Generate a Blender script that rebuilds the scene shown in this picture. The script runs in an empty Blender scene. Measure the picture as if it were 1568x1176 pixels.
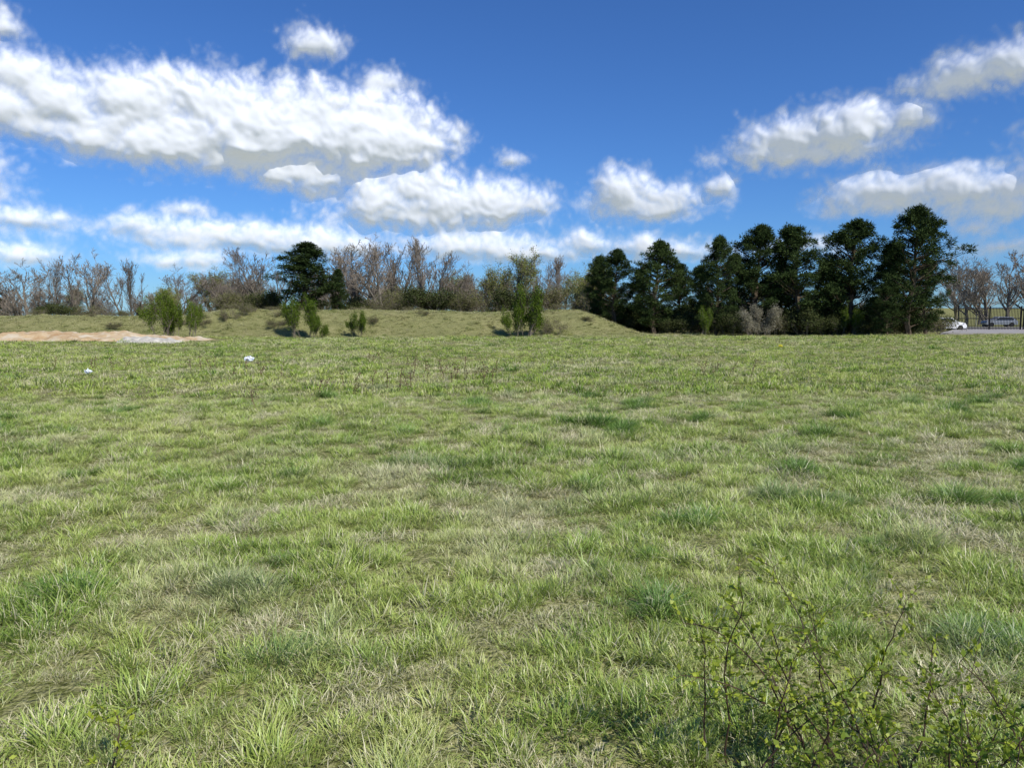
import bpy, math, random
import numpy as np
from mathutils import Vector, Euler
random.seed(7); rng=np.random.default_rng(7)
scene=bpy.context.scene
F=1132.4; PITCH=math.radians(5.2); EYE=1.6
def bx(px,Y): return (px-784)/F*Y*0.996          # image pixel column -> world x at distance Y
def hz(py,Y):
    v=(588-py)/F; c,s=math.cos(PITCH),math.sin(PITCH)
    return EYE+Y*(v*c-s)/(v*s+c)
# ---------------- noise
_perm=np.random.default_rng(3).permutation(256); _perm=np.concatenate([_perm,_perm])
_ga=np.random.default_rng(4).uniform(0,2*np.pi,256); _gx,_gy=np.cos(_ga),np.sin(_ga)
def perlin(x,y,seed=0):
    x=np.asarray(x,float)+seed*17.31; y=np.asarray(y,float)+seed*9.73
    xi=np.floor(x).astype(int); yi=np.floor(y).astype(int); fx=x-xi; fy=y-yi
    u=fx*fx*fx*(fx*(fx*6-15)+10); v=fy*fy*fy*(fy*(fy*6-15)+10)
    def g(a,b,dx,dy):
        h=_perm[_perm[a&255]+(b&255)]; return _gx[h]*dx+_gy[h]*dy
    n00=g(xi,yi,fx,fy); n10=g(xi+1,yi,fx-1,fy); n01=g(xi,yi+1,fx,fy-1); n11=g(xi+1,yi+1,fx-1,fy-1)
    return ((n00*(1-u)+n10*u)*(1-v)+(n01*(1-u)+n11*u)*v)*1.5
def sst(a,b,x):
    t=np.clip((np.asarray(x,float)-a)/(b-a),0,1); return t*t*(3-2*t)
# ---------------- mesh helpers
def make_mesh(name,verts,faces,mats=(),smooth=False,fmat=None,attrs=None):
    me=bpy.data.meshes.new(name); verts=np.asarray(verts,np.float32)
    if not isinstance(faces,list): faces=[faces]
    faces=[np.asarray(f,np.int32) for f in faces if len(f)]
    me.vertices.add(len(verts)); me.vertices.foreach_set('co',verts.ravel())
    nl=sum(f.size for f in faces); npol=sum(len(f) for f in faces)
    me.loops.add(nl); me.loops.foreach_set('vertex_index',np.concatenate([f.ravel() for f in faces]))
    tot=np.concatenate([np.full(len(f),f.shape[1],np.int32) for f in faces])
    st=np.concatenate([[0],np.cumsum(tot)[:-1]]).astype(np.int32)
    me.polygons.add(npol); me.polygons.foreach_set('loop_start',st); me.polygons.foreach_set('loop_total',tot)
    if fmat is not None: me.polygons.foreach_set('material_index',np.asarray(fmat,np.int32))
    me.polygons.foreach_set('use_smooth',np.full(npol,smooth))
    for m in mats: me.materials.append(m)
    if attrs:
        for k,v in attrs.items():
            v=np.asarray(v,np.float32)
            if v.ndim==1: a=me.attributes.new(k,'FLOAT','POINT'); a.data.foreach_set('value',v)
            else:
                a=me.attributes.new(k,'FLOAT_COLOR','POINT')
                a.data.foreach_set('color',np.concatenate([v,np.ones((len(v),1),np.float32)],1).ravel())
    me.update(); me.validate(); return me
def add(name,me,loc=(0,0,0),rot=(0,0,0),scl=(1,1,1)):
    o=bpy.data.objects.new(name,me); scene.collection.objects.link(o)
    o.location=loc; o.rotation_euler=rot; o.scale=scl; return o
def tubes(P0,P1,R0,R1,n=3):
    P0=np.array(P0,float);P1=np.array(P1,float);R0=np.array(R0,float);R1=np.array(R1,float)
    d=P1-P0; L=np.linalg.norm(d,axis=1,keepdims=True); d=d/np.maximum(L,1e-6)
    ref=np.where(np.abs(d[:,2:3])>0.9,np.array([[1.,0,0]]),np.array([[0,0,1.]]))
    a=np.cross(d,ref); a/=np.linalg.norm(a,axis=1,keepdims=True); b=np.cross(d,a)
    V=[]
    for P,R in((P0,R0),(P1,R1)):
        for k in range(n):
            t=2*math.pi*k/n; V.append(P+(a*math.cos(t)+b*math.sin(t))*R[:,None])
    V=np.stack(V,1); m=len(P0); base=(np.arange(m)*2*n)[:,None]
    Fc=[]
    for k in range(n):
        k2=(k+1)%n; Fc.append(base+np.array([[k,k2,n+k2,n+k]]))
    return V.reshape(-1,3),np.stack(Fc,1).reshape(-1,4)
def runit(n,r=rng):
    v=r.normal(size=(n,3)); return v/np.linalg.norm(v,axis=1,keepdims=True)
def leafquads(C,L,W,D=None,r=rng):
    n=len(C); C=np.asarray(C,float)
    if D is None: D=runit(n,r)
    E=np.cross(D,runit(n,r)); E/=np.maximum(np.linalg.norm(E,axis=1,keepdims=True),1e-6)
    L=np.broadcast_to(L,(n,))[:,None]; W=np.broadcast_to(W,(n,))[:,None]
    V=np.stack([C,C+D*L*.45+E*W*.5,C+D*L,C+D*L*.45-E*W*.5],1).reshape(-1,3)
    return V,(np.arange(n)*4)[:,None]+np.array([[0,1,2,3]])
def merge(parts):
    V=[];Fs=[];M=[];o=0
    for v,f,m in parts:
        V.append(v);Fs.append(f+o);M.append(np.full(len(f),m));o+=len(v)
    return np.concatenate(V),Fs,np.concatenate(M)
# ---------------- material helpers
def newmat(name):
    m=bpy.data.materials.new(name); m.use_nodes=True; nt=m.node_tree; nt.nodes.clear()
    out=nt.nodes.new('ShaderNodeOutputMaterial'); return m,nt,out
def N(nt,t,**k):
    n=nt.nodes.new(t)
    for a,b in k.items(): setattr(n,a,b)
    return n
def ramp(nt,stops,fac):
    r=N(nt,'ShaderNodeValToRGB'); e=r.color_ramp.elements
    e[0].position=stops[0][0]; e[0].color=(*stops[0][1],1); e[1].position=stops[-1][0]; e[1].color=(*stops[-1][1],1)
    for p,c in stops[1:-1]:
        x=e.new(p); x.color=(*c,1)
    nt.links.new(fac,r.inputs[0]); return r.outputs[0]
def math_(nt,op,a,b=None,c=None,clamp=False):
    n=N(nt,'ShaderNodeMath',operation=op,use_clamp=clamp)
    for i,x in enumerate((a,b,c)):
        if x is None: continue
        if isinstance(x,(int,float)): n.inputs[i].default_value=x
        else: nt.links.new(x,n.inputs[i])
    return n.outputs[0]
def noise(nt,scale,detail=3,rough=.55,vec=None):
    if vec is None: vec=N(nt,'ShaderNodeNewGeometry').outputs['Position']
    n=N(nt,'ShaderNodeTexNoise'); n.inputs['Scale'].default_value=scale; n.inputs['Detail'].default_value=detail
    n.inputs['Roughness'].default_value=rough; nt.links.new(vec,n.inputs['Vector']); return n.outputs['Fac']
def mixc(nt,f,a,b,mode='MIX'):
    n=N(nt,'ShaderNodeMix',data_type='RGBA',blend_type=mode)
    for i,x in ((0,f),(6,a),(7,b)):
        if isinstance(x,(int,float)): n.inputs[i].default_value=x
        elif isinstance(x,tuple): n.inputs[i].default_value=(*x,1)
        else: nt.links.new(x,n.inputs[i])
    return n.outputs[2]
def leafshade(nt,out,col,rough=.5,spec=.05,trans=.3):
    d=N(nt,'ShaderNodeBsdfDiffuse'); nt.links.new(col,d.inputs[0]); t=N(nt,'ShaderNodeBsdfTranslucent'); nt.links.new(col,t.inputs[0])
    m=N(nt,'ShaderNodeMixShader'); m.inputs[0].default_value=trans
    nt.links.new(d.outputs[0],m.inputs[1]); nt.links.new(t.outputs[0],m.inputs[2]); last=m.outputs[0]
    if spec>0:
        g=N(nt,'ShaderNodeBsdfGlossy'); g.inputs['Roughness'].default_value=rough; m2=N(nt,'ShaderNodeMixShader'); m2.inputs[0].default_value=spec
        nt.links.new(last,m2.inputs[1]); nt.links.new(g.outputs[0],m2.inputs[2]); last=m2.outputs[0]
    nt.links.new(last,out.inputs[0])
def simple(name,col,rough=.7,metal=0,var=.25,scale=3,spec=.3):
    m,nt,out=newmat(name); p=N(nt,'ShaderNodeBsdfPrincipled'); p.inputs['Roughness'].default_value=rough; p.inputs['Metallic'].default_value=metal
    p.inputs['Specular IOR Level'].default_value=spec
    n=noise(nt,scale,3); a=tuple(c*(1-var) for c in col); b=tuple(min(1,c*(1+var)) for c in col)
    nt.links.new(ramp(nt,[(.3,a),(.7,b)],n),p.inputs['Base Color']); nt.links.new(p.outputs[0],out.inputs[0]); return m
def woodmat(name,dark,light):
    m,nt,out=newmat(name); d=N(nt,'ShaderNodeBsdfDiffuse'); g=N(nt,'ShaderNodeNewGeometry'); oi=N(nt,'ShaderNodeObjectInfo').outputs['Random']
    f=math_(nt,'ADD',math_(nt,'MULTIPLY',g.outputs['Random Per Island'],.5),math_(nt,'MULTIPLY',oi,.5)); nt.links.new(ramp(nt,[(0,dark),(1,light)],f),d.inputs[0]); nt.links.new(d.outputs[0],out.inputs[0]); return m
def leafmat(name,dark,light,trans=.25,spec=.0,rough=.5):
    m,nt,out=newmat(name); oi=N(nt,'ShaderNodeObjectInfo').outputs['Random']
    g=N(nt,'ShaderNodeNewGeometry'); f=math_(nt,'ADD',math_(nt,'MULTIPLY',g.outputs['Random Per Island'],.75),math_(nt,'MULTIPLY',oi,.25))
    leafshade(nt,out,ramp(nt,[(.1,dark),(.95,light)],f),rough,spec,trans); return m
def grassmat(name,stops,dry=(.76,.69,.45),spec=.04,trans=.3):
    m,nt,out=newmat(name); at=N(nt,'ShaderNodeAttribute',attribute_name='gcol'); sp=N(nt,'ShaderNodeSeparateColor'); nt.links.new(at.outputs['Color'],sp.inputs[0])
    ti=N(nt,'ShaderNodeAttribute',attribute_name='tint',attribute_type='INSTANCER'); sv=N(nt,'ShaderNodeSeparateXYZ'); nt.links.new(ti.outputs['Vector'],sv.inputs[0])
    f=math_(nt,'MULTIPLY_ADD',sp.outputs[0],.38,sv.outputs[0])
    col=ramp(nt,stops,f); col=mixc(nt,sv.outputs[2],col,(.40,.38,.16))
    dryf=math_(nt,'ADD',sp.outputs[2],sv.outputs[1],clamp=True); col=mixc(nt,dryf,col,dry)
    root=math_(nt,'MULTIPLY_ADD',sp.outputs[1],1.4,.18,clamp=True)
    col=mixc(nt,root,(.09,.095,.03),col)  # brownish blade roots; the darkening also paints in shade between clumps
    leafshade(nt,out,col,.4,spec,trans); return m
# ---------------- instancer
def instancer(name,pts,rot,scl,idx,coll,tint=None):
    me=bpy.data.meshes.new(name); n=len(pts); me.vertices.add(n); me.vertices.foreach_set('co',np.asarray(pts,np.float32).ravel())
    for nm,dat in (('rot',rot),('scl',scl),('tint',tint)):
        if dat is None: continue
        a=me.attributes.new(nm,'FLOAT_VECTOR','POINT'); a.data.foreach_set('vector',np.asarray(dat,np.float32).ravel())
    a=me.attributes.new('idx','INT','POINT'); a.data.foreach_set('value',np.asarray(idx,np.int32))
    o=add(name,me); ng=bpy.data.node_groups.new(name+'_nodes','GeometryNodeTree')
    ng.interface.new_socket('Geometry',in_out='INPUT',socket_type='NodeSocketGeometry'); ng.interface.new_socket('Geometry',in_out='OUTPUT',socket_type='NodeSocketGeometry')
    gi=ng.nodes.new('NodeGroupInput'); go=ng.nodes.new('NodeGroupOutput'); ip=ng.nodes.new('GeometryNodeInstanceOnPoints')
    ci=ng.nodes.new('GeometryNodeCollectionInfo'); ci.inputs['Collection'].default_value=coll; ci.inputs['Separate Children'].default_value=True; ci.inputs['Reset Children'].default_value=True
    def na(nm,t):
        q=ng.nodes.new('GeometryNodeInputNamedAttribute'); q.data_type=t; q.inputs['Name'].default_value=nm; return q.outputs['Attribute']
    L=ng.links.new; L(gi.outputs[0],ip.inputs['Points']); L(ci.outputs[0],ip.inputs['Instance']); ip.inputs['Pick Instance'].default_value=True
    L(na('idx','INT'),ip.inputs['Instance Index']); e=ng.nodes.new('FunctionNodeEulerToRotation'); L(na('rot','FLOAT_VECTOR'),e.inputs[0]); L(e.outputs[0],ip.inputs['Rotation'])
    L(na('scl','FLOAT_VECTOR'),ip.inputs['Scale']); L(ip.outputs[0],go.inputs[0])
    md=o.modifiers.new('scatter','NODES'); md.node_group=ng; return o
def srccoll(name,meshes):
    c=bpy.data.collections.new(name)
    for i,m in enumerate(meshes):
        o=bpy.data.objects.new('%s_%02d'%(name,i),m); c.objects.link(o)
    return c
# ================= TERRAIN
def hgt(x,y):
    x=np.asarray(x,float); y=np.asarray(y,float)
    near=1-sst(70,140,np.hypot(x,y))
    h=(.05*perlin(x/2.5,y/2.5,1)+.12*perlin(x/14,y/14,2)*sst(6,25,np.hypot(x,y)))*near
    toe=60+1.2*perlin(x/11,0*x,4)
    H=1.55+.5*sst(-31,-25,x)+.18*perlin(x/9,y/30,3)+.11*perlin(x/2.6,y/2.6,8)+.05*perlin(x/.9,y/.9,9)
    m=sst(0,1,(y-toe)/(5.5+0*x))*(1-sst(76,84,y))*(1-sst(5.5,12,x+.5*perlin(y/3,x*0,5)))
    h=h+H*m
    h=h+4.6*sst(190,235,y)*sst(70,120,x)
    return h
def axis(lo,hi,step,far):
    a=list(np.arange(lo,hi+1e-6,step)); s=step; v=hi; hiL=[]
    while v<far: s*=1.25; v+=s; hiL.append(v)
    s=step; v=lo; loL=[]
    while v>-far: s*=1.25; v-=s; loL.append(v)
    return np.array(loL[::-1]+a+hiL)
xs=axis(-80,80,.4,3000); ys=axis(-4,90,.4,3000)
X,Y=np.meshgrid(xs,ys); Z=hgt(X,Y); nx,ny=len(xs),len(ys)
i=np.arange(nx-1)[None,:]+np.arange(ny-1)[:,None]*nx; i=i.ravel()
gf=np.stack([i,i+1,i+nx+1,i+nx],1)
gm,nt,out=newmat('ground_soil_and_turf'); p=N(nt,'ShaderNodeBsdfDiffuse')
c1=ramp(nt,[(.3,(.10,.13,.03)),(.5,(.19,.21,.06)),(.7,(.30,.29,.12))],noise(nt,.6,4,.65)); c2=ramp(nt,[(.38,(.06,.06,.02)),(.62,(.42,.38,.21))],noise(nt,28,3,.7))
nt.links.new(mixc(nt,.55,c1,c2),p.inputs['Color']); bp=N(nt,'ShaderNodeBump'); bp.inputs['Strength'].default_value=.9; bp.inputs['Distance'].default_value=.05
nt.links.new(noise(nt,30,2),bp.inputs['Height']); nt.links.new(bp.outputs[0],p.inputs['Normal']); nt.links.new(p.outputs[0],out.inputs[0])
add('ground',make_mesh('ground',np.stack([X.ravel(),Y.ravel(),Z.ravel()],1),gf,[gm],True))
# ================= GRASS
st1=[(.10,(.11,.22,.025)),(.36,(.25,.39,.052)),(.62,(.41,.52,.095)),(.92,(.58,.63,.19))]
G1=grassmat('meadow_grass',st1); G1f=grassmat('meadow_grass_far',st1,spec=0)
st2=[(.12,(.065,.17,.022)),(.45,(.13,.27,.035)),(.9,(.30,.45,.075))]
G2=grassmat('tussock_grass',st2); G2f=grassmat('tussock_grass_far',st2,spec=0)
def tuft(seed,n,R,L0,L1,bend,wid,dry,mat,lean=.35,up=.25,S=4):
    r=np.random.default_rng(seed); a=r.uniform(0,2*np.pi,n); rad=R*np.sqrt(r.uniform(0,1,n))
    x=rad*np.cos(a); y=rad*np.sin(a); L=r.uniform(L0,L1,n)*(1-.3*rad/R)
    az=a+r.normal(0,1.1,n); tilt=np.abs(r.normal(up,.22,n))+lean*rad/R; curv=r.uniform(.2,1,n)*bend
    px,py,pz=x.copy(),y.copy(),np.full(n,-.02); V=[];T=[]
    tw=r.uniform(0,np.pi,n)
    for k in range(S):
        t=k/(S-1); w=(wid*(1-t**1.8)*.5+.0002)*np.ones(n)
        ex=np.cos(az+np.pi/2+(tw-np.pi/2)*.5); ey=np.sin(az+np.pi/2+(tw-np.pi/2)*.5)
        V.append(np.stack([px-ex*w,py-ey*w,pz],1)); V.append(np.stack([px+ex*w,py+ey*w,pz],1)); T+= [t,t]
        th=tilt+curv*(t+.12); st=L/(S-1)
        px=px+np.sin(th)*np.cos(az)*st; py=py+np.sin(th)*np.sin(az)*st; pz=pz+np.cos(th)*st
    V=np.stack(V,1); rn=r.uniform(0,1,n); k=(r.uniform(0,1,n)<dry)*r.uniform(.5,1,n)
    gc=np.stack([np.repeat(rn[:,None],2*S,1),np.repeat(np.array(T)[None],n,0),np.repeat(k[:,None],2*S,1)],2).reshape(-1,3)
    b=(np.arange(n)*2*S)[:,None,None]; q=np.array([[2*j,2*j+1,2*j+3,2*j+2] for j in range(S-1)])[None]
    return make_mesh('grass_tuft',V.reshape(-1,3),(b+q).reshape(-1,4),[mat],True,attrs={'gcol':gc})
gt=[tuft(1,130,.12,.05,.125,1.3,.0043,.19,G1),tuft(2,130,.13,.04,.14,1.7,.0038,.27,G1),tuft(3,120,.09,.06,.16,1.2,.0045,.11,G1),tuft(4,135,.14,.035,.10,1.8,.0038,.36,G1),
    tuft(5,120,.10,.06,.17,1.6,.0048,.15,G1),tuft(6,110,.10,.05,.14,1.8,.0038,.8,G1),
    tuft(7,200,.11,.11,.23,1.6,.0045,.05,G2,.6,.15),tuft(8,180,.10,.12,.25,1.8,.0042,.11,G2,.6,.12),tuft(9,95,.15,.035,.11,1.6,.0042,.92,G1,.5,.7)]
gt+=[tuft(11,42,.17,.05,.14,1.3,.012,.19,G1f,S=3),tuft(12,42,.18,.045,.155,1.6,.011,.27,G1f,S=3),tuft(13,38,.15,.06,.18,1.3,.012,.11,G1f,S=3),tuft(14,42,.19,.035,.12,1.7,.012,.38,G1f,S=3),
    tuft(15,38,.16,.07,.17,1.5,.013,.15,G1f,S=3),tuft(16,36,.15,.06,.15,1.6,.01,.8,G1f,S=3),tuft(17,60,.15,.10,.20,1.5,.012,.06,G2f,.6,.15,S=3),tuft(18,60,.14,.10,.21,1.7,.012,.12,G2f,.6,.12,S=3),tuft(19,34,.18,.035,.10,1.7,.012,.92,G1f,.5,.6,S=3)]
gcoll=srccoll('grass_tuft',gt)
P=[];S=[];SZ=[]
for y0,y1,den,sc,sz in((.9,4.5,155,1.,1),(4.5,8,98,1.05,1),(8,14,52,1.15,1.05),(14,24,26,1.2,1.15),(24,40,12,1.35,1.2),(40,60,6,1.7,1.25),(60,71,11,1.3,1.1)):
    A=(.80*y1+2+.80*y0+2)*(y1-y0); n=int(A*den); yy=rng.uniform(y0,y1,int(n*1.3)); xx=rng.uniform(-1,1,len(yy))*(.8*y1+2)
    k=np.abs(xx)<.77*yy+1.4; xx=xx[k];yy=yy[k]; P.append(np.stack([xx,yy],1)); S.append(np.full(len(xx),sc)); SZ.append(np.full(len(xx),sz/sc))
P=np.concatenate(P);S=np.concatenate(S);SZ=np.concatenate(SZ)
def in_sand(x,y): return (x<-19.5)&(x>-60)&(y>45.5+.8*perlin(x/3,y/3,6))&(y<55.5)
def in_road(x,y): return (y>66)&(x>.575*y)&(x>37)
k=~in_sand(P[:,0],P[:,1])&~in_road(P[:,0],P[:,1]); P=P[k];S=S[k];SZ=SZ[k]
x,y=P[:,0],P[:,1]; n=len(x); u=rng.uniform(0,1,n); idx=rng.integers(0,5,n)
nb=perlin(x/.75,y/.75,11)+.4*perlin(x/.3,y/.3,12)+.35*perlin(x/5,y/5,17); nd=perlin(x/.6,y/.6,13)+.5*perlin(x/4,y/4,14)+.2*perlin(x/.2,y/.2,9)
idx=np.where((nd>.24)&(u<.55),5,idx); idx=np.where((nd>.28)&(u>.5)&(u<.95),8,idx); idx=np.where((u>.95),8,idx)
tus=(nb>.62)&(u<.55); idx=np.where(tus,rng.integers(6,8,n),idx)
idx=np.where(y>15,idx+9,idx)
cl=perlin(x/.5,y/.5,15)
sc=S*rng.uniform(.7,1.3,n)*(1+.5*cl)*(.88+.24*sst(-.3,.5,perlin(x/5,y/5,16)))
rot=np.stack([rng.normal(0,.16,n),rng.normal(0,.16,n)+.05,rng.uniform(0,6.28,n)],1)
scl=np.stack([sc,sc,sc*SZ*rng.uniform(.8,1.15,n)],1)
patch=.38+.22*perlin(x/2.2,y/2.2,31)+.18*perlin(x/.8,y/.8,32)+.18*perlin(x/9,y/7,33)-.08*cl+.08*rng.normal(0,1,n)
dryp=np.clip(.8*(perlin(x/1.1,y/1.1,34)+.6*perlin(x/6,y/6,35)-.2),0,.55)+.04
mo=np.clip((y-57)*.15,0,1)
olive=np.clip(.75*mo*(1+.5*perlin(x/1.5,y/1.5,41)+.5*perlin(x/5,y/3,42)),0,.95)
patch=patch-mo*.1+mo*.15*perlin(x/1.2,y/1.2,43)
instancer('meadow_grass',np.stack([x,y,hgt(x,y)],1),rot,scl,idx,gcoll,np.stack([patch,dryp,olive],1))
print('tufts',n)
# ================= WOODY PLANTS
bark=woodmat('grey_bark',(.11,.095,.075),(.20,.175,.14)); twig=woodmat('twig_bark',(.15,.125,.10),(.28,.235,.185))
pbark=woodmat('pine_bark',(.07,.055,.04),(.13,.10,.07))
needle=leafmat('pine_needles',(.018,.032,.012),(.080,.115,.036),.10)
bud=leafmat('spring_buds',(.16,.18,.05),(.34,.36,.10),.3); leafY=leafmat('young_leaves',(.05,.09,.012),(.18,.25,.035),.3)
scrubL=leafmat('scrub_foliage',(.10,.10,.04),(.22,.22,.09),.2); scrubD=leafmat('undergrowth_foliage',(.035,.045,.018),(.12,.14,.05),.2); blos=leafmat('blossom',(.2,.19,.12),(.42,.39,.3),.3)
def grow(seed,H,levels=4,trunk=.3,r0=.16,kids=(7,6,6,5),spread=.75,upt=.12,minr=.008,multi=1):
    R=random.Random(seed); seg=[];tips=[]
    def rv(s): return Vector((R.gauss(0,s),R.gauss(0,s),R.gauss(0,s)))
    def br(p,d,L,r,l):
        ns=(6,5,3,2,2)[min(l,4)]; pts=[(p.copy(),r)]
        for i in range(ns):
            d=(d+rv(.10+.05*l)+Vector((0,0,upt*(1.2 if l else .3)))).normalized(); p2=p+d*L/ns; r2=max(minr,r*(1-.75*(i+1)/ns)) 
            seg.append((p.copy(),p2.copy(),max(minr,pts[-1][1]),r2)); p=p2; pts.append((p.copy(),r2))
        if l>=levels-1: tips.append((p.copy(),d.copy())); 
        if l<levels-0 and l<len(kids):
            for k in range(kids[l]):
                t=R.uniform(trunk if l==0 else .2,1.0); j=min(ns-1,int(t*ns)); q=pts[j][0].lerp(pts[j+1][0],t*ns-j); rr=pts[j+1][1]
                a=rv(1); a=(a-a.dot(d)*d).normalized(); ang=R.uniform(.35,.95)*spread
                nd=(d*math.cos(ang)+a*math.sin(ang)).normalized()
                br(q,nd,L*R.uniform(.42,.62)*(1.15-.45*t if l==0 else 1.05-.3*t),max(minr,rr*.66),l+1)
    for m in range(multi):
        d=Vector((R.gauss(0,.12*multi-.1),R.gauss(0,.12*multi-.1),1)).normalized(); br(Vector((R.gauss(0,.06*multi),R.gauss(0,.06*multi),-.1)),d,H*.78*R.uniform(.8,1) if multi>1 else H*.78,r0,0)
    return seg,tips
def treemesh(name,seg,tips,H,mats,leafn=0,leafL=.1,leafW=.07,spreadl=.3,seed=0):
    zmax=np.percentile([s[1].z for s in seg],98.5); k=H/zmax; r=np.random.default_rng(seed)
    P0=np.array([s[0][:] for s in seg])*k; P1=np.array([s[1][:] for s in seg])*k; R0=np.array([s[2] for s in seg]); R1=np.array([s[3] for s in seg])
    big=R0>.03; parts=[]
    if big.any(): parts.append((*tubes(P0[big],P1[big],R0[big],R1[big],6),0))
    parts.append((*tubes(P0[~big],P1[~big],R0[~big],R1[~big],3),1))
    if leafn:
        T=np.array([t[0][:] for t in tips])*k; C=np.repeat(T,leafn,0)+r.normal(0,spreadl,(len(T)*leafn,3)); C[:,2]=np.maximum(C[:,2],.05)
        parts.append((*leafquads(C,r.uniform(.6,1.3,len(C))*leafL,leafW,r=r),2))
    V,Fs,M=merge(parts); return make_mesh(name,V,Fs,mats,False,M)
bare=[]
for s,(H,kids,sp,up,mu,lf) in enumerate([(9,(11,7,5,2),.8,.13,1,0),(8,(8,6,4,3),.95,.12,2,0),(10,(16,6,4,2),.5,.18,1,0),(8,(9,6,4,3),.85,.14,1,0),(7,(7,5,4,2),.8,.14,3,0),(8,(12,6,4,2),.8,.12,2,4)]):
    sg,tp=grow(20+s,H,4,.18,.17,kids,sp,up,.014,mu); bare.append(treemesh('bare_tree',sg,tp,H,[bark,twig,bud],lf,.13,.09,.22,s))
bh=[9,8,10,8,7,8]
def shrub(seed,H,lf,leaf,LL=.1,LW=.07,multi=6,kids=(8,6,4),sl=.12,sp=.8):
    sg,tp=grow(seed,H,3,.1,.03,kids,sp,.12,.007,multi); return treemesh('shrub',sg,tp,H,[bark,twig,leaf],lf,LL,LW,sl,seed)
sh_green=[shrub(50+i,2.6,7,leafY,.11,.07,7,(9,5,3),.14,.38) for i in range(3)]
sh_scrub=[shrub(60+i,2.4,2,scrubL,.12,.07,7,(8,6,3),.25,1.0) for i in range(3)]+[shrub(64,2.4,8,scrubD,.15,.09,7,(8,6,2),.3,1.0)]
sh_blos=shrub(70,2.6,5,blos,.09,.08,8,(8,6,3),.15,.9)
def pine(seed,H,W,low=.1,top=.5,nl=92):
    R=random.Random(seed); r=np.random.default_rng(seed); seg=[];C=[];
    p=Vector((0,0,-.1)); n=9; tr=[(p.copy(),.2)]
    for i in range(n):
        q=p+Vector((R.gauss(0,.12),R.gauss(0,.12),H*.95/n)); r2=.2*(1-(i+1)/n)+.03; seg.append((p.copy(),q.copy(),tr[-1][1],r2)); p=q; tr.append((p.copy(),r2))
    lob=[R.uniform(.6,1.2) for _ in range(48)]
    for i in range(nl):
        t=low+(1-low)*((i+R.random())/nl)**.9; j=min(n-1,int(t*n)); b=tr[j][0].lerp(tr[min(n,j+1)][0],t*n-j)
        prof=min(1,.6+1.7*(t-low))*max(.03,1-max(0,(t-top)/(1.0-top))**1.6)
        az=R.uniform(0,6.283); L=W*prof*lob[(int(az/6.283*8)+8*int(t*6))%48]*R.uniform(.75,1.08)+.2
        d=Vector((math.cos(az),math.sin(az),R.uniform(-.05,.35)+.3*t)).normalized(); q=b.copy(); m=4
        for k in range(m):
            d=(d+Vector((R.gauss(0,.12),R.gauss(0,.12),.09))).normalized(); q2=q+d*L/m; seg.append((q.copy(),q2.copy(),.05*(1-k/m)+.012,.05*(1-(k+1)/m)+.01)); q=q2
            if k>=1:
                for _ in range(1 if k<3 else 3): C.append(q2+Vector((R.gauss(0,.2),R.gauss(0,.2),R.gauss(0,.12)+.08)))
    C=np.array([c[:] for c in C]); nn=56; D=runit(len(C)*nn,r); D[:,2]=D[:,2]*.7+.25; D/=np.linalg.norm(D,axis=1,keepdims=True)
    CC=np.repeat(C,nn,0)+D*r.uniform(0,.24,(len(D),1)); rad=np.repeat(r.uniform(.7,1.3,len(C)),nn)
    P0=np.array([s[0][:] for s in seg]);P1=np.array([s[1][:] for s in seg]);R0=np.array([s[2] for s in seg]);R1=np.array([s[3] for s in seg])
    V,Fs,M=merge([(*tubes(P0,P1,R0,R1,5),0),(*leafquads(CC,.23*rad,.05,D,r),1)]); return make_mesh('pine_tree',V,Fs,[pbark,needle],False,M)
pines=[pine(1,10,2.9,.06,.45,120),pine(2,9,2.1,.08,.38,100),pine(3,9,2.4,.06,.42,105),pine(4,8.5,1.8,.05,.3)]; ph=[10,9,9,8.5]
def gz(x,y): return float(hgt(np.array([x]),np.array([y]))[0])
def put(name,me,px,Yd,H,h0,wscale=1,rz=None):
    xx=bx(px,Yd); s=H/h0; return add(name,me,(xx,Yd,gz(xx,Yd)-.03),(0,0,rz if rz is not None else random.uniform(0,6.28)),(s*wscale,s*wscale,s))
for px,Yd,ty,v,w in [(1394,61,318,0,1.1),(1308,63,336,2,1.1),(1228,64,344,1,1.15),(1160,65,344,2,1.),(1097,64,362,0,.85),(1003,66,368,1,1.15),(942,68,396,2,1.),(1045,70,404,1,1.0),(912,72,412,1,.95),(1266,69,398,1,1.2),(1350,68,372,1,1.1),(1418,66,396,2,.9),(1192,70,396,0,.8),(1130,70,390,1,1.),(972,72,412,1,1.),(1360,59,432,2,1.1),(1070,72,408,2,.9),(1285,66,425,2,1.1),(1175,66,425,2,1.1),(1205,68,420,1,1.2)]:
    put('pine_tree',pines[v],px,Yd,hz(ty,Yd)*1.02,ph[v],w)
put('conifer_tree',pines[3],465,71,hz(372,71)-1.9,ph[3],2.0); put('conifer_tree',pines[3],517,72,hz(414,72)-1.9,ph[3],1.); put('conifer_tree',pines[3],2,95,hz(455,95),ph[3],1.2)
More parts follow.
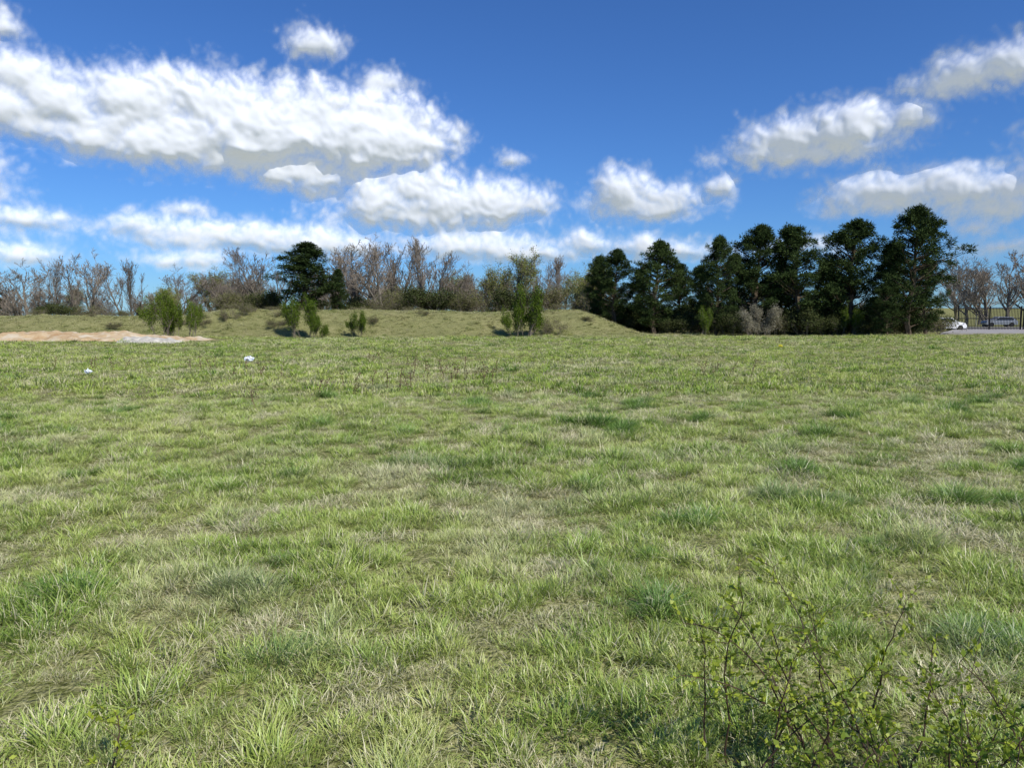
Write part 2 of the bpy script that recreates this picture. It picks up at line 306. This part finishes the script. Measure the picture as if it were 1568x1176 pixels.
for px,Yd,ty,v,w in [(38,95,404,1,1.5),(115,90,390,3,1.1),(140,92,390,1,1.),(205,90,400,2,1.),(270,96,412,1,1.2),(400,80,382,0,1.2),(378,84,388,3,1.2),(545,82,376,4,1.1),(583,78,366,1,1.2),(610,84,374,0,1.),(645,78,364,2,.95),(680,84,398,3,1.1),(798,80,390,5,1.),(850,80,392,2,.9),(750,86,410,5,1.),(900,84,404,5,1.1),(430,84,392,0,1.),(520,84,384,2,1.2),(720,84,408,1,1.),(565,80,370,0,1.),(600,82,374,3,1.),(500,88,394,1,1.),(660,82,388,0,1.),(825,86,400,0,1.),(1480,118,390,0,1.2),(1545,112,386,3,1.2),(1510,125,402,1,1.2),(1575,120,390,4,1.3),(185,100,406,0,1.),(90,92,400,0,.9),(60,92,412,3,1.)]:
    put('bare_tree',bare[v],px,Yd,hz(ty,Yd)-(gz(bx(px,Yd),Yd)),bh[v],w)
# distant mass
tc=srccoll('woodland_tree',bare); pts=[];rt=[];sc_=[];ix=[]
for k in range(120):
    px=random.choice([random.uniform(330,950),random.uniform(-120,330),random.uniform(330,950),random.uniform(950,1750)]); Yd=random.uniform(88,125)
    top=random.uniform(416,444) if 330<px<950 else random.uniform(440,464)
    if px>1440: Yd+=25; top=random.uniform(405,445)
    v=random.randrange(6); s=hz(top,Yd)/bh[v]; pts.append((bx(px,Yd),Yd,0));rt.append((0,0,random.uniform(0,6.28)));sc_.append((s*1.25,s*1.25,s));ix.append(v)
instancer('distant_woodland',pts,rt,sc_,ix,tc)
scc=srccoll('scrub_bush',sh_scrub); pts=[];rt=[];sc_=[];ix=[]
for k in range(260):
    px=random.uniform(-150,960) if k<180 else random.uniform(925,1425)
    Yd=random.uniform(73,92) if k<180 else random.uniform(66,78)
    if px<330 and k<180 and random.random()<.5: continue
    if 425<px<540 and Yd<78: continue
    H=random.uniform(.8,2.3) if px>330 else random.uniform(.5,1.4)
    if k>=180: H=random.uniform(1.,2.4)
    xx=bx(px,Yd); s=H/2.4; pts.append((xx,Yd,gz(xx,Yd)-.05));rt.append((0,0,random.uniform(0,6.28)));sc_.append((s*1.3,s*1.3,s));ix.append(random.randrange(4) if k<180 else random.choice([3,3,3,0]))
for k in range(34):   # low brambly scrub on the bank itself
    px=random.uniform(120,930); Yd=random.uniform(62,71); H=random.uniform(.25,.6); xx=bx(px,Yd); s=H/2.4
    pts.append((xx,Yd,gz(xx,Yd)-.03));rt.append((0,0,random.uniform(0,6.28)));sc_.append((s*2.2,s*2.2,s));ix.append(random.randrange(3))
instancer('scrub_thicket',pts,rt,sc_,ix,scc)
for px,Yd,ty,v,w in [(254,57,452,0,.5),(262,57.4,470,2,.6),(293,56.5,466,1,.55),(464,59.5,460,1,.65),(481,59,480,2,.6),(553,60,480,0,.65),(804,59.5,444,2,.55),(790,60,470,0,.65),(1078,62,474,0,.6),(1300,62,474,1,.5)]:
    put('leafy_shrub',sh_green[v],px,Yd,hz(ty,Yd)-gz(bx(px,Yd),Yd),2.6,w)
for px,Yd,H in [(1150,62,2.1),(1172,62.5,2.4)]: put('blossom_shrub',sh_blos,px,Yd,H,2.6,.8)
for px,Yd,H,v in [(845,61.5,1.3,0),(1235,62.5,2.,3),(1110,63,1.8,3),(1400,62,1.,3),(380,64,1.,0),(1270,63,1.6,3),(350,63,1.,0),(1330,62,1.2,3),(1200,63,1.6,1)]: put('scrub_shrub',sh_scrub[v],px,Yd,H,2.4,1.)
# ================= SPOIL HEAP
def heap(name,x0,x1,y0,y1,hmax,mat,seed,st=.2):
    a=np.arange(x0,x1,st);b=np.arange(y0,y1,st); A,B=np.meshgrid(a,b); u=(A-x0)/(x1-x0)*2-1; v=(B-y0)/(y1-y0)*2-1
    e=(1-np.abs(u)**4)*(1-np.abs(v)**3); h=hmax*(e*(.75+.5*perlin(A/2.5,B/1.5,seed))+.22*perlin(A/.6,B/.6,seed+1)+.1*perlin(A/.25,B/.25,seed+2))-.12
    h=h-(1-sst(0,.25,e))*.3; Zz=hgt(A,B)+h; nx,ny=len(a),len(b); i=(np.arange(nx-1)[None]+np.arange(ny-1)[:,None]*nx).ravel()
    add(name,make_mesh(name,np.stack([A.ravel(),B.ravel(),Zz.ravel()],1),np.stack([i,i+1,i+nx+1,i+nx],1),[mat],True))
sm,nt,out=newmat('sandy_spoil'); p=N(nt,'ShaderNodeBsdfPrincipled'); p.inputs['Roughness'].default_value=.95
nt.links.new(ramp(nt,[(.32,(.34,.20,.09)),(.48,(.46,.33,.18)),(.62,(.55,.47,.34))],noise(nt,.8,6,.7)),p.inputs['Base Color']); nt.links.new(p.outputs[0],out.inputs[0])
heap('sand_spoil_heap',-62,-20,46,55.5,.70,sm,30)
heap('gravel_heap',-25,-20.6,44.6,47.6,.55,simple('pale_gravel',(.45,.42,.36),.9,var=.3,scale=4),40,.12)
# ================= ROAD, GATE, CARS
rm=simple('asphalt_drive',(.30,.28,.26),.9,var=.15,scale=.7)
rv=[(.575*66+.3,66.2),(120,66.2),(120,104),(.575*104,104),(.6*88,88)]
add('access_road',make_mesh('access_road',[(a,b,.16) for a,b in rv]+[(a,b,0) for a,b in rv],[np.array([[0,1,2,3,4]]),np.array([[k,(k+1)%5,5+(k+1)%5,5+k][::-1] for k in range(5)])],[rm]))
black=simple('black_steel',(.012,.012,.014),.5,0,.2,3,.2)
def bars(name,x0,x1,y,h,st=.16,z0=0,r=.018,posts=3.):
    P0=[];P1=[];R=[]
    for xx in np.arange(x0,x1,st): P0.append((xx,y,z0));P1.append((xx,y,z0+h));R.append(r)
    for zz in(.15,h*.5,h-.12): P0.append((x0,y,z0+zz));P1.append((x1,y,z0+zz));R.append(.05)
    for xx in np.arange(x0,x1+.1,posts): P0.append((xx,y,z0));P1.append((xx,y,z0+h+.15));R.append(.09)
    V,Fc=tubes(P0,P1,R,R,4); return add(name,make_mesh(name,V,Fc,[black]))
bars('metal_gate',50.5,57.6,84,2.5,.17,.16,.032,3.55); bars('metal_gate',57.9,65.4,84,2.5,.17,.16,.032,3.75); bars('metal_fence',12,50.2,86,2.1,.25,0,.02,2.8)
white=simple('white_car_paint',(.8,.8,.8),.3,0,.03,1,.5); glass=simple('car_glass',(.03,.035,.04),.1,0,.1,1,.6); rub=simple('tyre',(.02,.02,.02),.8)
def car(name,loc,rz,van=False,paint=white):
    prof=[(-2.1,.3),(-2.15,.75),(-1.95,1.0),(-1.5,1.42),(.3,1.48),(1.0,1.02),(1.95,.85),(2.15,.55),(2.1,.3)] if not van else [(-2.5,.35),(-2.5,2.0),(-2.3,2.15),(.9,2.15),(1.6,1.4),(2.35,1.1),(2.5,.7),(2.45,.35)]
    n=len(prof); V=[];w=.86
    for sd in(-1,1):
        for a,b in prof: V.append((a,sd*(w-(.14 if b>1.2 else 0)),b))
    Fs=[np.array([list(range(n))]),np.array([list(range(2*n-1,n-1,-1))]),np.array([[k,n+k,n+(k+1)%n,(k+1)%n] for k in range(n)])]
    M=[0]*(2+n); o=len(V)
    win=[(-1.6,1.0),(-1.3,1.36),(.22,1.40),(.8,1.02)] if not van else [(.2,1.35),(.2,1.95),(.9,1.95),(1.4,1.35)]
    for sd in(-1,1):
        for a,b in win: V.append((a,sd*(w-.02 if b<1.1 else w-.10)+sd*.03,b))
    Fs.append(np.array([[o,o+1,o+2,o+3],[o+7,o+6,o+5,o+4]])); M+=[1,1]
    P0=[];P1=[]
    for a in(-1.35,1.35):
        for sd in(-1,1): P0.append((a,sd*.66,.32));P1.append((a,sd*.9,.32))
    tv,tf=tubes(P0,P1,[.32]*4,[.32]*4,14); o=len(V); V=np.concatenate([np.array(V),tv]); Fs.append(tf+o); M+=[2]*len(tf)
    cap=np.array([[o+q*28+14*e+k for k in range(14)] for q in range(4) for e in(0,1)]); Fs.append(cap); M+=[2]*len(cap)
    add(name,make_mesh(name,V,Fs,[paint,glass,rub],False,M),loc,(0,0,rz))
car('parked_car',(bx(1446,83),83,.05),.15); car('parked_van',(bx(1412,88),88,0),.1,True)
car('parked_car',(bx(1530,108),108,.16),3.0,False,simple('grey_car_paint',(.25,.27,.3),.3,0,.03,1,.5))
V,Fc=tubes([(0,0,0),(0,0,6.8),(0,0,7)],[(0,0,6.8),(0,0,7),(-.9,0,7.1)],[.09,.05,.05],[.05,.05,.07],8); add('lamp_post',make_mesh('lamp_post',V,Fc,[simple('galvanised',(.4,.4,.4),.5)]),(bx(1495,130),130,0))
# ================= LITTER, DOCKS
def litter(name,px,Yd,s,mat,seed):
    import bmesh
    bm=bmesh.new(); bmesh.ops.create_icosphere(bm,subdivisions=3,radius=1)
    for v in bm.verts:
        c=v.co; f=.75+.6*float(perlin(c.x*2+seed,c.y*2+c.z*1.7,seed))+.35*float(perlin(c.x*6,c.z*6+c.y*3,seed)); v.co=Vector((c.x*1.2,c.y*.8,c.z*.6))*f
    me=bpy.data.meshes.new(name); bm.to_mesh(me); bm.free(); me.materials.append(mat); add(name,me,(bx(px,Yd),Yd,gz(bx(px,Yd),Yd)+.08+s*.3),(0,0,seed),(s,s,s))
wp=simple('white_plastic',(.7,.74,.8),.4,0,.2,8); litter('plastic_bag',380,25.5,.17,wp,3); litter('plastic_bag',130,19.6,.11,wp,5)
litter('yellow_litter',1197,39,.12,simple('yellow_plastic',(.7,.6,.02),.5),8)
dk=simple('dried_dock',(.12,.07,.045),.9,var=.4,scale=6)
R=random.Random(5); P0=[];P1=[];RR=[];LC=[]
for cx,cy,n in[(590,597,6),(330,567,6),(685,575,9),(700,588,6),(480,605,4),(400,575,5),(1100,575,6),(580,560,5),(120,570,5),(740,575,4)]:
    Yd=1.6*F/(cy-485)
    for k in range(n):
        x0=bx(cx,Yd)+R.gauss(0,.03*Yd);y0=Yd+R.gauss(0,.7); z=gz(x0,y0); h=R.uniform(.28,.5); q=Vector((x0,y0,z)); d=Vector((R.gauss(0,.25),R.gauss(0,.25),1)).normalized()
        for j in range(4):
            q2=q+d*h/4; P0.append(q[:]);P1.append(q2[:]);RR.append(.006); q=q2; d=(d+Vector((R.gauss(0,.15),R.gauss(0,.15),0))).normalized()
            if j>0:
                for _ in range(7): LC.append((q+Vector((R.gauss(0,.03),R.gauss(0,.03),R.gauss(0,.04))))[:])
V,Fs,M=merge([(*tubes(P0,P1,RR,RR,4),0),(*leafquads(np.array(LC),.04,.026),0)]); add('dried_dock_stalks',make_mesh('dried_dock_stalks',V,Fs,[dk],False,M))
# ================= BRAMBLE
stem=simple('thorn_stem',(.06,.035,.022),.7,var=.3,scale=20); bl=leafmat('thorn_leaves',(.14,.22,.02),(.46,.52,.05),.4,.04)
def briar(name,cx,cy,n,H,seed,spread=.35):
    R=random.Random(seed); P0=[];P1=[];R0=[];LC=[];LD=[]
    for k in range(n):
        q=Vector((cx+R.gauss(0,spread*.8),cy+R.gauss(0,.2),0)); d=Vector((R.gauss(0,.3),R.gauss(0,.22),1)).normalized(); L=H*R.uniform(.5,1.1); m=12
        for j in range(m):
            d=(d+Vector((R.gauss(0,.13),R.gauss(0,.13),-.005*j))).normalized(); q2=q+d*L/m; P0.append(q[:]);P1.append(q2[:]);R0.append(.0032*(1-j/m)+.0013)
            if j>1:
                for _ in range(3):
                    if R.random()<.7:
                        e=(d*.6+Vector((R.gauss(0,.8),R.gauss(0,.8),R.gauss(0,.4)))).normalized(); s=q2+e*R.uniform(.02,.15); P0.append(q2[:]);P1.append(s[:]);R0.append(.001)
                        for _ in range(R.randint(4,9)):
                            LC.append((q2.lerp(s,R.uniform(.2,1)))[:]); LD.append((e+Vector((R.gauss(0,.6),R.gauss(0,.6),R.gauss(.2,.4)))).normalized()[:])
            q=q2
    r=np.random.default_rng(seed); V,Fs,M=merge([(*tubes(P0,P1,R0,[x*.85 for x in R0],5),0),(*leafquads(np.array(LC),r.uniform(.012,.03,len(LC)),r.uniform(.01,.02,len(LC)),np.array(LD),r),1)])
    add(name,make_mesh(name,V,Fs,[stem,bl],False,M))
briar('hawthorn_sapling',1.12,2.45,17,.76,1,.28); briar('hawthorn_sapling',1.4,2.15,18,.5,2,.3); briar('hawthorn_sapling',-1.35,2.1,4,.3,3,.15)
# ================= CLOUDS
PX=.000883
CL=[(150,205,80,32),(220,155,85,46),(250,210,130,44),(330,160,85,46),(400,200,120,58),(480,180,80,48),(540,210,115,55),(610,215,78,44),(470,262,85,28),(590,185,60,40),(380,240,120,30),
(30,118,70,34),(10,165,60,33),(95,155,60,38),(50,182,90,22),(480,65,32,18),(583,127,28,14),(780,243,13,8),
(580,305,50,32),(640,290,70,32),(700,315,90,32),(760,305,60,28),(815,308,30,15),(640,328,105,20),(950,290,36,28),(960,315,46,18),(1015,300,48,17),(1000,318,50,15),(1103,287,17,12),
(1170,225,40,22),(1220,210,60,27),(1290,200,60,36),(1330,190,40,25),(1240,232,95,19),(1400,178,30,19),(1460,125,40,18),(1500,105,55,25),(1550,100,45,30),(1400,130,13,7),
(1320,295,45,20),(1400,285,70,24),(1470,290,80,28),(1550,288,70,28),(1520,318,65,14),(1350,310,60,14),(225,345,46,14),(320,358,60,15),(400,362,80,17),(480,370,60,16),(290,366,60,10),(530,378,34,10),
(40,335,56,13),(35,388,44,11),(690,375,50,14),(760,380,70,16),(820,388,45,12),(735,362,26,8),(897,373,32,15),(990,378,36,13),(1040,386,46,12),(1220,378,46,11),(1480,350,16,6),(1548,378,40,9),(285,320,14,6),(260,397,30,8),(310,395,19,9),
(-120,260,120,40),(1700,200,110,40),(1760,330,120,25),(-150,350,90,20),(5,40,22,14)]
c_,s_=math.cos(PITCH),math.sin(PITCH)
az=np.radians(np.arange(-50,50,.085)); el=np.radians(np.arange(.8,27,.085)); AZ,EL=np.meshgrid(az,el); A=AZ/PX; E=EL/PX
Aw=A+9*perlin(A/45,E/30,1)+4*perlin(A/16,E/12,2); Ew=E+6*perlin(A/40,E/28,3)+3*perlin(A/14,E/11,4)
acc=np.zeros_like(A); wr=np.zeros_like(A); K=5.
for (cx,cy,rx,ry) in CL:
    u=(cx-784)/F; v=(588-cy)/F; yy=v*s_+c_; zz=v*c_-s_; a0=math.atan2(u,yy); e0=math.atan2(zz,math.hypot(u,yy)); ca=math.cos(a0)
    a0/=PX; e0/=PX; rx=rx*ca*ca; ry=ry*ca
    dy=(Ew-e0); ryy=np.where(dy<0,ry*.85,ry)
    s=(1-np.sqrt(((Aw-a0)/rx)**2+(dy/ryy)**2))*ry; e=np.exp(np.clip(s,-60,80)/K); acc+=e; wr+=e*ry
sf=K*np.log(acc+1e-9); rl=wr/(acc+1e-12)
def puff(sc,sd,asp=.85):
    c,s=math.cos(sd),math.sin(sd); a=A*c-E*s; b=A*s+E*c   # rotate lattice per octave
    p=perlin(a/sc,b/(sc*asp),sd); return np.sqrt(p*p+.012)*2
def blur(h,n):
    for _ in range(n):
        g=h.copy(); g[1:-1,1:-1]=(h[1:-1,1:-1]*2+h[:-2,1:-1]+h[2:,1:-1]+h[1:-1,:-2]+h[1:-1,2:])/6; h=g
    return h
b1,b2,b3,b4,b5=puff(60,21),puff(31,22),puff(16,23),puff(8.5,24),puff(4.7,25)
bb=(.40*b1+.30*b2+.18*b3+.08*b4+.04*b5)-.50
f=sf+bb*(rl*.72+3)+(b3-.5)*2.5+(b4-.5)*1.5+(b5-.5)*.8+.6
alpha=sst(-1.5,1,f/(9+.30*rl)-.3)**1.15
r_=np.maximum(rl,4); q=np.clip(sf/r_+.2*bb+.10,0,1); ms=np.clip(f/(r_*.6),0,1)
hh=blur(r_*np.sqrt(np.clip(1-(1-q)**2,0,1))*.62,18)+ blur(r_*(.055*b1+.038*b2)*ms,9) + blur(np.minimum(r_,30)*(.030*b3+.010*b4)*ms,3)
Rr=1500*(1-PX*hh); Vx=Rr*np.cos(EL)*np.sin(AZ);Vy=Rr*np.cos(EL)*np.cos(AZ);Vz=Rr*np.sin(EL)
nx=len(az);ny=len(el); i=(np.arange(nx-1)[None]+np.arange(ny-1)[:,None]*nx).ravel(); fc=np.stack([i,i+nx,i+nx+1,i+1],1)
al=alpha.ravel(); fc=fc[al[fc].max(1)>.004]; used=np.unique(fc); mp=np.zeros(nx*ny,int); mp[used]=np.arange(len(used))
V=np.stack([Vx.ravel(),Vy.ravel(),Vz.ravel()],1)[used]
cm,nt,out=newmat('cumulus'); at=N(nt,'ShaderNodeAttribute',attribute_name='alpha'); df=N(nt,'ShaderNodeBsdfDiffuse'); df.inputs[0].default_value=(.58,.58,.60,1)
em=N(nt,'ShaderNodeEmission'); em.inputs[0].default_value=(.82,.89,1,1); em.inputs[1].default_value=.34; m1=N(nt,'ShaderNodeAddShader')  # added emission imitates light scattered inside the cloud, lifting its shaded side bluish
tp=N(nt,'ShaderNodeBsdfTransparent'); m2=N(nt,'ShaderNodeMixShader'); L=nt.links.new
L(df.outputs[0],m1.inputs[0]);L(em.outputs[0],m1.inputs[1]); fx=math_(nt,'MULTIPLY',at.outputs['Fac'],.97); L(fx,m2.inputs[0]);L(tp.outputs[0],m2.inputs[1]);L(m1.outputs[0],m2.inputs[2]);L(m2.outputs[0],out.inputs[0])
cm.cycles.emission_sampling='NONE'
add('clouds',make_mesh('clouds',V,mp[fc],[cm],True,attrs={'alpha':al[used]})); print('cloud verts',len(V))
# ================= LIGHT
SAZ,SEL=math.radians(140),math.radians(46)
l=Vector((math.sin(SAZ)*math.cos(SEL),math.cos(SAZ)*math.cos(SEL),math.sin(SEL)))
sd=bpy.data.lights.new('sun','SUN'); sd.energy=5; sd.angle=math.radians(.5); sd.color=(1,.96,.88); so=bpy.data.objects.new('sun',sd); scene.collection.objects.link(so); so.rotation_euler=l.to_track_quat('Z','Y').to_euler(); so.location=(20,-20,40)
w=bpy.data.worlds.new('World'); scene.world=w; w.use_nodes=True; nt=w.node_tree; bg=nt.nodes['Background']; sk=nt.nodes.new('ShaderNodeTexSky'); sk.sky_type='NISHITA'; sk.sun_disc=False; sk.sun_elevation=SEL; sk.sun_rotation=SAZ; sk.air_density=1.; sk.dust_density=.2; sk.ozone_density=3.
nt.links.new(mixc(nt,1.,sk.outputs[0],(.41,.73,1.22),'MULTIPLY'),bg.inputs[0]); bg.inputs[1].default_value=.098
scene.view_settings.view_transform='Standard'; scene.view_settings.look='None'; scene.view_settings.exposure=0
cd=bpy.data.cameras.new('camera'); cd.lens=26; cd.sensor_width=36; cd.clip_end=8000; cd.clip_start=.05; co=bpy.data.objects.new('camera',cd); scene.collection.objects.link(co)
co.location=(0,0,EYE); co.rotation_euler=(math.pi/2-PITCH,0,0); scene.camera=co
